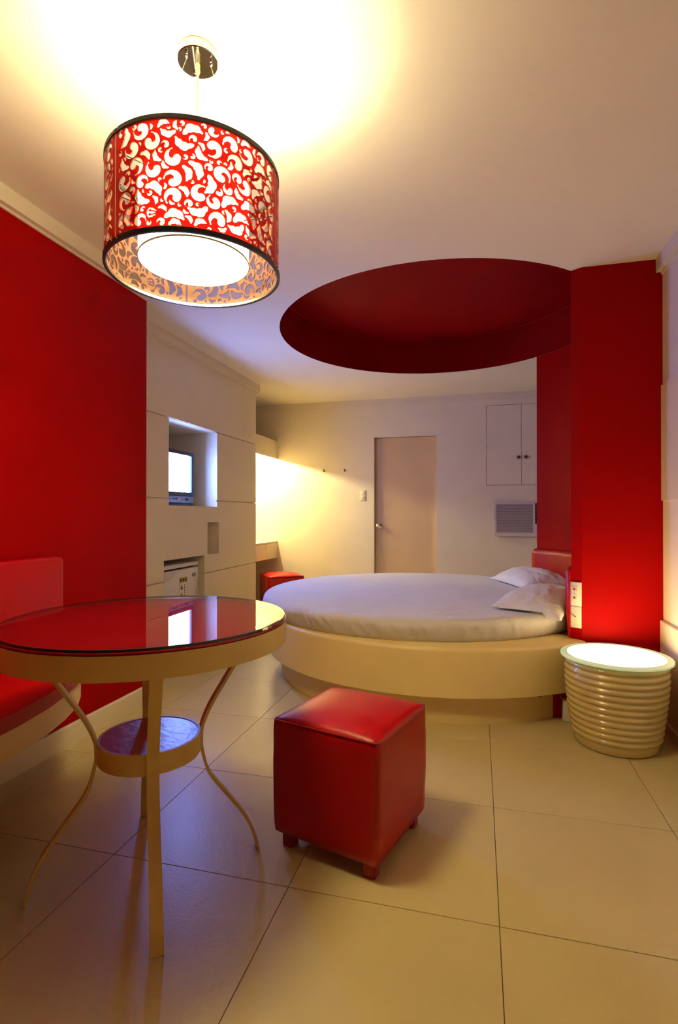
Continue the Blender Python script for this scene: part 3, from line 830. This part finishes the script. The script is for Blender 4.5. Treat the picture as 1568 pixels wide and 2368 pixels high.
def aircon():
    x0, x1, z0, z1 = 0.172, 0.732, 0.864, 1.240
    yf = YB - 0.055
    root = tag(empty('air_conditioner', (x0, YB, z0)), 'white window air conditioner with ribbed grille under the cabinet', 'air conditioner')
    Q = lambda x, y, z: (x - x0, y - YB, z - z0)
    box('housing', Q(x0 + 0.012, YB - 0.02, z0 + 0.012), Q(x1 - 0.012, YB + 0.35, z1 - 0.012), 'ac_white', root)
    gx0, gx1, gz0, gz1 = x0 + 0.020, 0.570, z0 + 0.040, z1 - 0.026
    vx0, vx1, vz0, vz1 = 0.590, 0.690, 1.00, 1.226
    fr = cells('front_frame', 'y', yf, YB - 0.018, [x0, gx0, gx1, vx0, vx1, x1], sorted([z0, gz0, vz0, gz1, vz1, z1]), in_rects([(gx0, gx1, gz0, gz1), (vx0, vx1, vz0, vz1)]), 'ac_white', root)
    fr.location = (-x0, -YB, -z0)
    box('grille_back', Q(gx0, YB - 0.024, gz0), Q(gx1, YB - 0.019, gz1), 'ac_shadow', root)
    n = 34; sl = []
    for k in range(n):
        z = gz0 + (gz1 - gz0)*(k + 0.5)/n
        sl.append((Q(gx0, yf + 0.003, z - 0.0024), Q(gx1, yf + 0.012, z + 0.0024)))
    g = boxes('grille', sl, 'ac_white', root); g['kind'] = 'stuff'
    box('vent_back', Q(vx0, YB - 0.024, vz0), Q(vx1, YB - 0.019, vz1), 'black_plastic', root)
    for k in range(9):
        z = vz0 + (vz1 - vz0)*(k + 0.5)/9
        v = [Q(vx0, yf + 0.004, z - 0.006), Q(vx1, yf + 0.004, z - 0.006), Q(vx1, yf + 0.022, z + 0.006), Q(vx0, yf + 0.022, z + 0.006),
             Q(vx0, yf + 0.004, z - 0.004), Q(vx1, yf + 0.004, z - 0.004), Q(vx1, yf + 0.022, z + 0.008), Q(vx0, yf + 0.022, z + 0.008)]
        from_pd('vane', v, [(0,1,2,3),(7,6,5,4),(0,4,5,1),(2,6,7,3),(1,5,6,2),(0,3,7,4)], 'tv_grey', root)
    lathe_y('dial', [(0.030, 0), (0.030, 0.008), (0.022, 0.010), (0.020, 0.022), (0.0001, 0.024)], *Q(0.640, yf, 0.935), 'tv_grey', root, 24)
    box('filter_tab', Q(x0 - 0.010, YB - 0.035, 1.02), Q(x0, YB - 0.002, 1.14), 'ac_white', root, bevel=0.002)
    box('top_flange', Q(x0 - 0.012, YB - 0.030, z1), Q(x1 + 0.012, YB - 0.001, z1 + 0.006), 'ac_white', root)
aircon()
def switch():
    x0, x1, z0, z1 = -1.350, -1.281, 1.262, 1.388
    root = tag(empty('light_switch', (x0, YB, z0)), 'cream double light switch on the wall beside the door', 'switch')
    Q = lambda x, y, z: (x - x0, y - YB, z - z0)
    box('plate', Q(x0, YB - 0.008, z0), Q(x1, YB - 0.0005, z1), 'vanity_cream', root, bevel=0.003)
    for zc in (1.302, 1.348): box('rocker', Q(-1.330, YB - 0.013, zc - 0.011), Q(-1.299, YB - 0.008, zc + 0.011), 'white_plastic', root, bevel=0.002)
switch()
def hook(x, z, label):
    root = tag(empty('coat_hook', (x, YB, z)), label, 'hook', 'coat hooks on the back wall')
    lathe_y('rose', [(0.010, 0.0005), (0.010, 0.004), (0.0001, 0.005)], 0, 0, 0, 'brass_dark', root, 16)
    tube('arm', [(0, -0.003, 0.0), (0, -0.022, -0.004), (0, -0.034, -0.001), (0, -0.038, 0.012), (0, -0.039, 0.026)], [0.007, 0.007, 0.009, 0.006, 0.004], 'brass_dark', root, 8)
hook(-1.786, 1.620, 'small dark coat hook on the wall nearer the vanity nook')
hook(-1.531, 1.620, 'small dark coat hook on the wall nearer the door')

# ------------------------------------------------------------------ pillar switch plates and floor outlet
def plates():
    p0, p1 = Vector((0.493, 3.17, 0)), Vector((0.545, YP, 0))
    d = (p1 - p0).normalized(); nrm = Vector((d.y, -d.x, 0))
    if nrm.y > 0: nrm = -nrm
    rz = math.atan2(d.y, d.x); Lw = (p1 - p0).length
    def plate(z0, z1, label):
        r = tag(empty('socket_plate', (p0.x, p0.y, z0), rz), label, 'socket'); return r
    r = plate(0.602, 0.733, 'white wall plate with two round red buttons above the blank plate')
    h = 0.131
    pl = box('plate', (0.002, -0.008, 0), (Lw - 0.001, -0.0005, h), 'white_plastic', r, bevel=0.002)
    box('insert', (0.012, -0.0105, 0.025), (0.044, -0.008, 0.108), 'white_plastic', r, bevel=0.001)
    for z in (0.092, 0.046): lathe_y('button', [(0.006, 0), (0.006, 0.002), (0.0001, 0.003)], 0.025, -0.0105, z, 'knob_red', r, 16)
    box('slot', (0.0375, -0.0112, 0.088), (0.0395, -0.0104, 0.096), 'ink', r)
    box('slot', (0.022, -0.0112, 0.069), (0.030, -0.0104, 0.071), 'ink', r)
    box('toggle', (0.038, -0.0125, 0.034), (0.043, -0.0105, 0.056), 'white_plastic', r)
    r = plate(0.483, 0.600, 'blank cream wall plate with a small black jack below the red buttons')
    box('plate', (0.002, -0.008, 0), (Lw - 0.002, -0.0005, 0.117), 'white_plastic', r, bevel=0.002)
    tube('jack', [(0.028, -0.008, 0.062), (0.026, -0.013, 0.063), (0.004, -0.016, 0.078)], [0.0026, 0.0022, 0.0015], 'steel', r, 6)
    lathe_y('jack_socket', [(0.004, 0), (0.004, 0.002), (0.0001, 0.0025)], 0.029, -0.008, 0.061, 'ink', r, 12)
    r = tag(empty('floor_outlet', (0.44, 3.07, 0.03)), 'cream surface mounted outlet box at the pillar foot', 'outlet')
    box('box', (-0.005, -0.022, -0.029), (0.062, 0.024, 0.082), 'white_plastic', r, bevel=0.003)
    box('socket_slot', (0.036, -0.024, 0.012), (0.040, -0.0215, 0.040), 'ink', r)
    tube('lead', [(-0.02, 0.02, 0.128), (-0.012, 0.012, 0.09), (0.0, 0.004, 0.066), (0.008, 0.0, 0.05)], 0.0014, 'white_plastic', r, 6)
plates()

# ------------------------------------------------------------------ pendant lamp
def scroll_panel(Wd, Ht, step=0.0021, seed=3):
    """flat cut-out scroll pattern -> polygons by marching squares. returns verts2d, faces"""
    rr = random.Random(seed); nr = np.random.RandomState(seed)
    X = []; Y = []; Wt = []
    def stroke(P, w0, w1=None):
        w1 = w0 if w1 is None else w1
        P = np.array(P)
        n = len(P)
        for i in range(n - 1):
            L_ = np.hypot(*(P[i+1] - P[i])); m = max(2, int(L_/0.0011))
            for t in np.linspace(0, 1, m, endpoint=False):
                X.append(P[i][0]*(1-t) + P[i+1][0]*t); Y.append(P[i][1]*(1-t) + P[i+1][1]*t)
                u = (i + t)/(n - 1); Wt.append(w0*(1-u) + w1*u)
    def ball(x, y, r): X.append(x); Y.append(y); Wt.append(r)
    nx, ny = int(round(Wd/step)), int(round(Ht/step))
    gx = np.linspace(0, Wd, nx + 1); gy = np.linspace(0, Ht, ny + 1)
    def splat(F, P, reach):
        for x, y, w in P:
            k = int((w + reach)/step) + 1; ci, cj = int(round(x/Wd*nx)), int(round(y/Ht*ny))
            i0, i1, j0, j1 = max(0, ci - k), min(nx, ci + k) + 1, max(0, cj - k), min(ny, cj + k) + 1
            if i0 >= i1 or j0 >= j1: continue
            d = w - np.hypot(gx[i0:i1, None] - x, gy[None, j0:j1] - y)
            np.maximum(F[i0:i1, j0:j1], d, out=F[i0:i1, j0:j1])
    HF = np.full((nx + 1, ny + 1), -0.02)          # > 0 inside a cut-out
    def curl(x, y, Rr, a0, d, head, turn):
        P = []
        for t in np.linspace(0, 1, 22):
            a = a0 + d*t*turn; r = Rr*(1 - 0.62*t)
            w = head*(0.28 + 0.72*math.sin(min(1, t*1.15)**1.4*PI*0.62))
            if t < 0.12: w = head*0.22
            P.append((x + r*math.cos(a), y + r*math.sin(a), w))
        return P
    def leaf(x, y, L_, a0, w0):
        return [(x + L_*(t - 0.5)*math.cos(a0) + 0.3*L_*math.sin(t*PI)*math.cos(a0 + 1.57), y + L_*(t - 0.5)*math.sin(a0) + 0.3*L_*math.sin(t*PI)*math.sin(a0 + 1.57),
                 w0*(0.30 + 0.70*math.sin(t*PI)**0.8)*(1 + 0.22*math.sin(t*19))) for t in np.linspace(0, 1, 16)]
    def fits(P, gap, mx, my):
        for x, y, w in P:
            if x - w < mx or x + w > Wd - mx or y - w < my or y + w > Ht - my: return False
            if HF[int(round(x/Wd*nx)), int(round(y/Ht*ny))] > -(w + gap): return False
        return True
    rods = []
    for size, tries, gap in ((1.25, 1500, 0.0030), (1.0, 6000, 0.0027), (0.8, 9000, 0.0025), (0.6, 9000, 0.0023), (0.42, 9000, 0.0022), (0.30, 6000, 0.0021)):
        for _ in range(tries):
            x, y = rr.uniform(0.01, Wd - 0.01), rr.uniform(0.005, Ht - 0.005)
            a0 = rr.uniform(0, 2*PI); d = rr.choice((-1, 1)); kd = rr.random()
            if size == 1.25 and kd < 0.45:      # fan shaped opening that holds stamens
                P = [(x + 0.020*t*math.cos(a0), y + 0.020*t*math.sin(a0), 0.004 + 0.010*t) for t in np.linspace(0, 1, 8)]
                if fits(P, gap, 0.012, 0.006) and len(rods) < 5*7:
                    splat(HF, P, 0.02)
                    for da in (-0.62, -0.22, 0.2, 0.6):
                        bx, by = x - 0.006*math.cos(a0), y - 0.006*math.sin(a0)
                        for t in np.linspace(0, 1, 24):
                            q = 0.031*t
                            rods.append((bx + q*math.cos(a0 + da*0.8), by + q*math.sin(a0 + da*0.8), 0.0021 - 0.0008*t if t < 0.98 else 0.0034))
                continue
            if kd < 0.72: P = curl(x, y, 0.0172*size, a0, d, 0.0080*size, rr.uniform(3.6, 5.0))
            else: P = leaf(x, y, 0.036*size, a0, 0.0076*size)
            if fits(P, gap, 0.0105, 0.0055): splat(HF, P, 0.02)
    RF = np.full((nx + 1, ny + 1), -1.0); splat(RF, rods, 0.006)
    F = np.maximum(-HF, RF)
    F = np.maximum(F, -0.006)
    verts = []; idx = {}
    def gv(i, j):
        k = ('g', i, j)
        if k not in idx: idx[k] = len(verts); verts.append((gx[i], gy[j]))
        return idx[k]
    def ev(i, j, i2, j2):
        k = ('e',) + tuple(sorted(((i, j), (i2, j2))))
        if k not in idx:
            a, b_ = F[i, j], F[i2, j2]; t = a/(a - b_); t = min(0.97, max(0.03, t))
            idx[k] = len(verts); verts.append((gx[i]*(1-t) + gx[i2]*t, gy[j]*(1-t) + gy[j2]*t))
        return idx[k]
    faces = []
    for i in range(nx):
        for j in range(ny):
            cs = [(i, j), (i+1, j), (i+1, j+1), (i, j+1)]
            ins = [F[c] > 0 for c in cs]
            if not any(ins): continue
            if all(ins): faces.append([gv(*c) for c in cs]); continue
            if ins in ([True, False, True, False], [False, True, False, True]):
                for q in range(4):
                    if ins[q]: faces.append([ev(*cs[q-1], *cs[q]), gv(*cs[q]), ev(*cs[q], *cs[(q+1) % 4])])
                continue
            pol = []
            for q in range(4):
                a, b2 = cs[q], cs[(q+1) % 4]
                if ins[q]: pol.append(gv(*a))
                if ins[q] != ins[(q+1) % 4]: pol.append(ev(*a, *b2))
            faces.append(pol)
    return verts, faces

def pendant():
    LX, LY = -0.803, 1.398
    ZB, ZT, RO = 1.803, 2.097, 0.2440
    root = tag(empty('pendant_lamp', (LX, LY, ZB)), 'hanging drum lamp with red cut out scroll shade and glowing inner drum', 'lamp')
    Q = lambda x, y, z: (x - LX, y - LY, z - ZB)
    # canopy on the ceiling
    cx, cy = -0.790 - LX, 1.391 - LY
    cz = CEIL - ZB
    can = lathe('canopy', [(0.055, cz - 0.0005), (0.0565, cz - 0.003), (0.0565, cz - 0.0265), (0.050, cz - 0.0275)], 'cream_trim', root, 48, (cx, cy), close=False)
    dsc = lathe('canopy_plate', [(0.0001, cz - 0.0275), (0.0565, cz - 0.0275), (0.058, cz - 0.029), (0.0565, cz - 0.031), (0.0001, cz - 0.031)], 'chrome', can, 48, (cx, cy))
    lathe('strain_relief', [(0.0045, cz - 0.031), (0.0075, cz - 0.038), (0.006, cz - 0.048), (0.0075, cz - 0.056), (0.0035, cz - 0.066)], 'wire', can, 20, (cx, cy))
    tube('cord', [(cx, cy, cz - 0.06), (cx*0.5, cy*0.5, 0.40), (0, 0, 0.18)], 0.0032, 'cord_cream', root, 10)
    for k in range(3):
        a = R(14.7 + 90 + 25 + 120*k)
        bx, by = cx + 0.040*math.cos(a), cy + 0.040*math.sin(a)
        lathe('wire_grip', [(0.0001, cz - 0.046), (0.003, cz - 0.044), (0.0045, cz - 0.038), (0.003, cz - 0.032), (0.002, cz - 0.031)], 'chrome', can, 14, (bx, by))
        tube('wire', [(bx, by, cz - 0.045), (0.150*math.cos(a), 0.150*math.sin(a), 0.275)], 0.0009, 'wire', root, 5)
    # inner drum: glowing fabric cylinder, open at the top, diffuser below
    ri, zi0, zi1 = 0.156, 0.036, 0.262
    ft = 0.0025
    v, f = lathe_geo([(ri, zi0), (ri, zi1), (ri - ft, zi1), (ri - ft, zi0), (ri, zi0)], 72, close=False)
    d = from_pd('inner_drum', v, f, ['drum_glow', 'drum_inside'], root, True); autosmooth(d)
    for k_, p_ in enumerate(d.data.polygons): p_.material_index = 1 if k_ % 4 == 2 else 0
    d['label'] = 'glowing white inner drum'
    v, f = lathe_geo([(ri - ft - 0.0005, zi0 + 0.002), (ri - ft - 0.0005, zi0 + 0.005), (0.0001, zi0 + 0.005)], 72, close=False)
    v2, f2 = lathe_geo([(0.0001, zi0 + 0.002), (ri - ft - 0.0005, zi0 + 0.002)], 72, close=False)
    n0 = len(v); df = from_pd('diffuser', v + v2, f + [tuple(i + n0 for i in q) for q in f2], 'diffuser_glow', root)
    lathe('drum_ring', [(ri + 0.0002, zi0 - 0.001), (ri + 0.002, zi0 - 0.001), (ri + 0.002, zi0 + 0.003), (ri + 0.0002, zi0 + 0.003), (ri + 0.0002, zi0 - 0.0009)], 'wire', root, 72, close=False)
    for k in range(3):           # spider arms from the inner drum to the outer ring
        a = R(0 + 120*k)
        for zz in (0.255, 0.14):
            tube('spider_arm', [(ri*math.cos(a), ri*math.sin(a), zz), ((RO - 0.004)*math.cos(a), (RO - 0.004)*math.sin(a), zz)], 0.0018, 'black_ring', root, 6)
    # bulb
    b0 = (-0.877 - LX, 1.400 - LY)
    lathe('bulb_socket', [(0.0001, 0.010 + zi0), (0.014, 0.010 + zi0), (0.014, zi0 + 0.016), (0.0001, zi0 + 0.016)], 'white_plastic', root, 20, b0)
    ld = bpy.data.lights.new('bulb', 'POINT'); ld.energy = PENDANT_BULB_W; ld.color = BULB_COL; ld.shadow_soft_size = 0.022
    lo = bpy.data.objects.new('bulb', ld); COL.objects.link(lo); lo.parent = root; lo.location = (b0[0], b0[1], 0.062)
    # black rings
    for nm, z0, r in (('bottom_ring', 0.0, 0.2475), ('top_ring', ZT - ZB - 0.013, 0.2455)):
        lathe(nm, [(r - 0.0085, z0 + 0.001), (r - 0.0075, z0), (r - 0.001, z0), (r, z0 + 0.001), (r, z0 + 0.012), (r - 0.001, z0 + 0.013), (r - 0.0075, z0 + 0.013), (r - 0.0085, z0 + 0.012), (r - 0.0085, z0 + 0.0011)],
              'black_ring', root, 96, close=False)
    lathe('rim_strip', [(0.2375, 0.0015), (0.2388, 0.0015), (0.2388, 0.010), (0.2375, 0.010), (0.2375, 0.0016)], 'steel', root, 96, close=False)
    # three cut-out panels
    Ht = ZT - ZB - 0.018; Wd = 2*PI*RO/3 - 0.005
    V2, F2 = scroll_panel(Wd, Ht)
    th = 0.003; zoff = 0.009
    def curve(u, w, r): a = u/RO; return (r*math.cos(a), r*math.sin(a), w + zoff)
    n = len(V2)
    verts = [curve(u, w, RO) for u, w in V2] + [curve(u, w, RO - th) for u, w in V2]
    faces = [tuple(q) for q in F2]; mi = [0]*len(F2)
    faces += [tuple(i + n for i in q[::-1]) for q in F2]; mi += [1]*len(F2)
    cnt = {}
    for q in F2:
        for a, b in zip(q, q[1:] + q[:1]): cnt[(a, b)] = 1
    for (a, b) in cnt:
        if (b, a) not in cnt: faces.append((b, a, a + n, b + n)); mi.append(1)
    me = bpy.data.meshes.new('shade_panel'); me.from_pydata(verts, [], faces); me.update()
    for p, m in zip(me.polygons, mi): p.material_index = m
    me.materials.append(MATS['shade_red']); me.materials.append(MATS['shade_inner'])
    seam0 = R(246)
    for k in range(3):
        o = bpy.data.objects.new('shade_panel', me); COL.objects.link(o); o.parent = root
        o.rotation_euler.z = seam0 + 0.0025/RO + k*2*PI/3
        for s in (-1, 1):
            a = seam0 + k*2*PI/3 + s*0.0072/RO*1.6
            for zz in (0.0065, ZT - ZB - 0.0065):
                r_ = 0.2475 if zz < 0.1 else 0.2455
                bm = bmesh.new(); bmesh.ops.create_uvsphere(bm, u_segments=10, v_segments=6, radius=0.0028)
                bo = from_bm('screw', bm, 'steel', root, True); bo.location = (r_*math.cos(a), r_*math.sin(a), zz)
pendant()
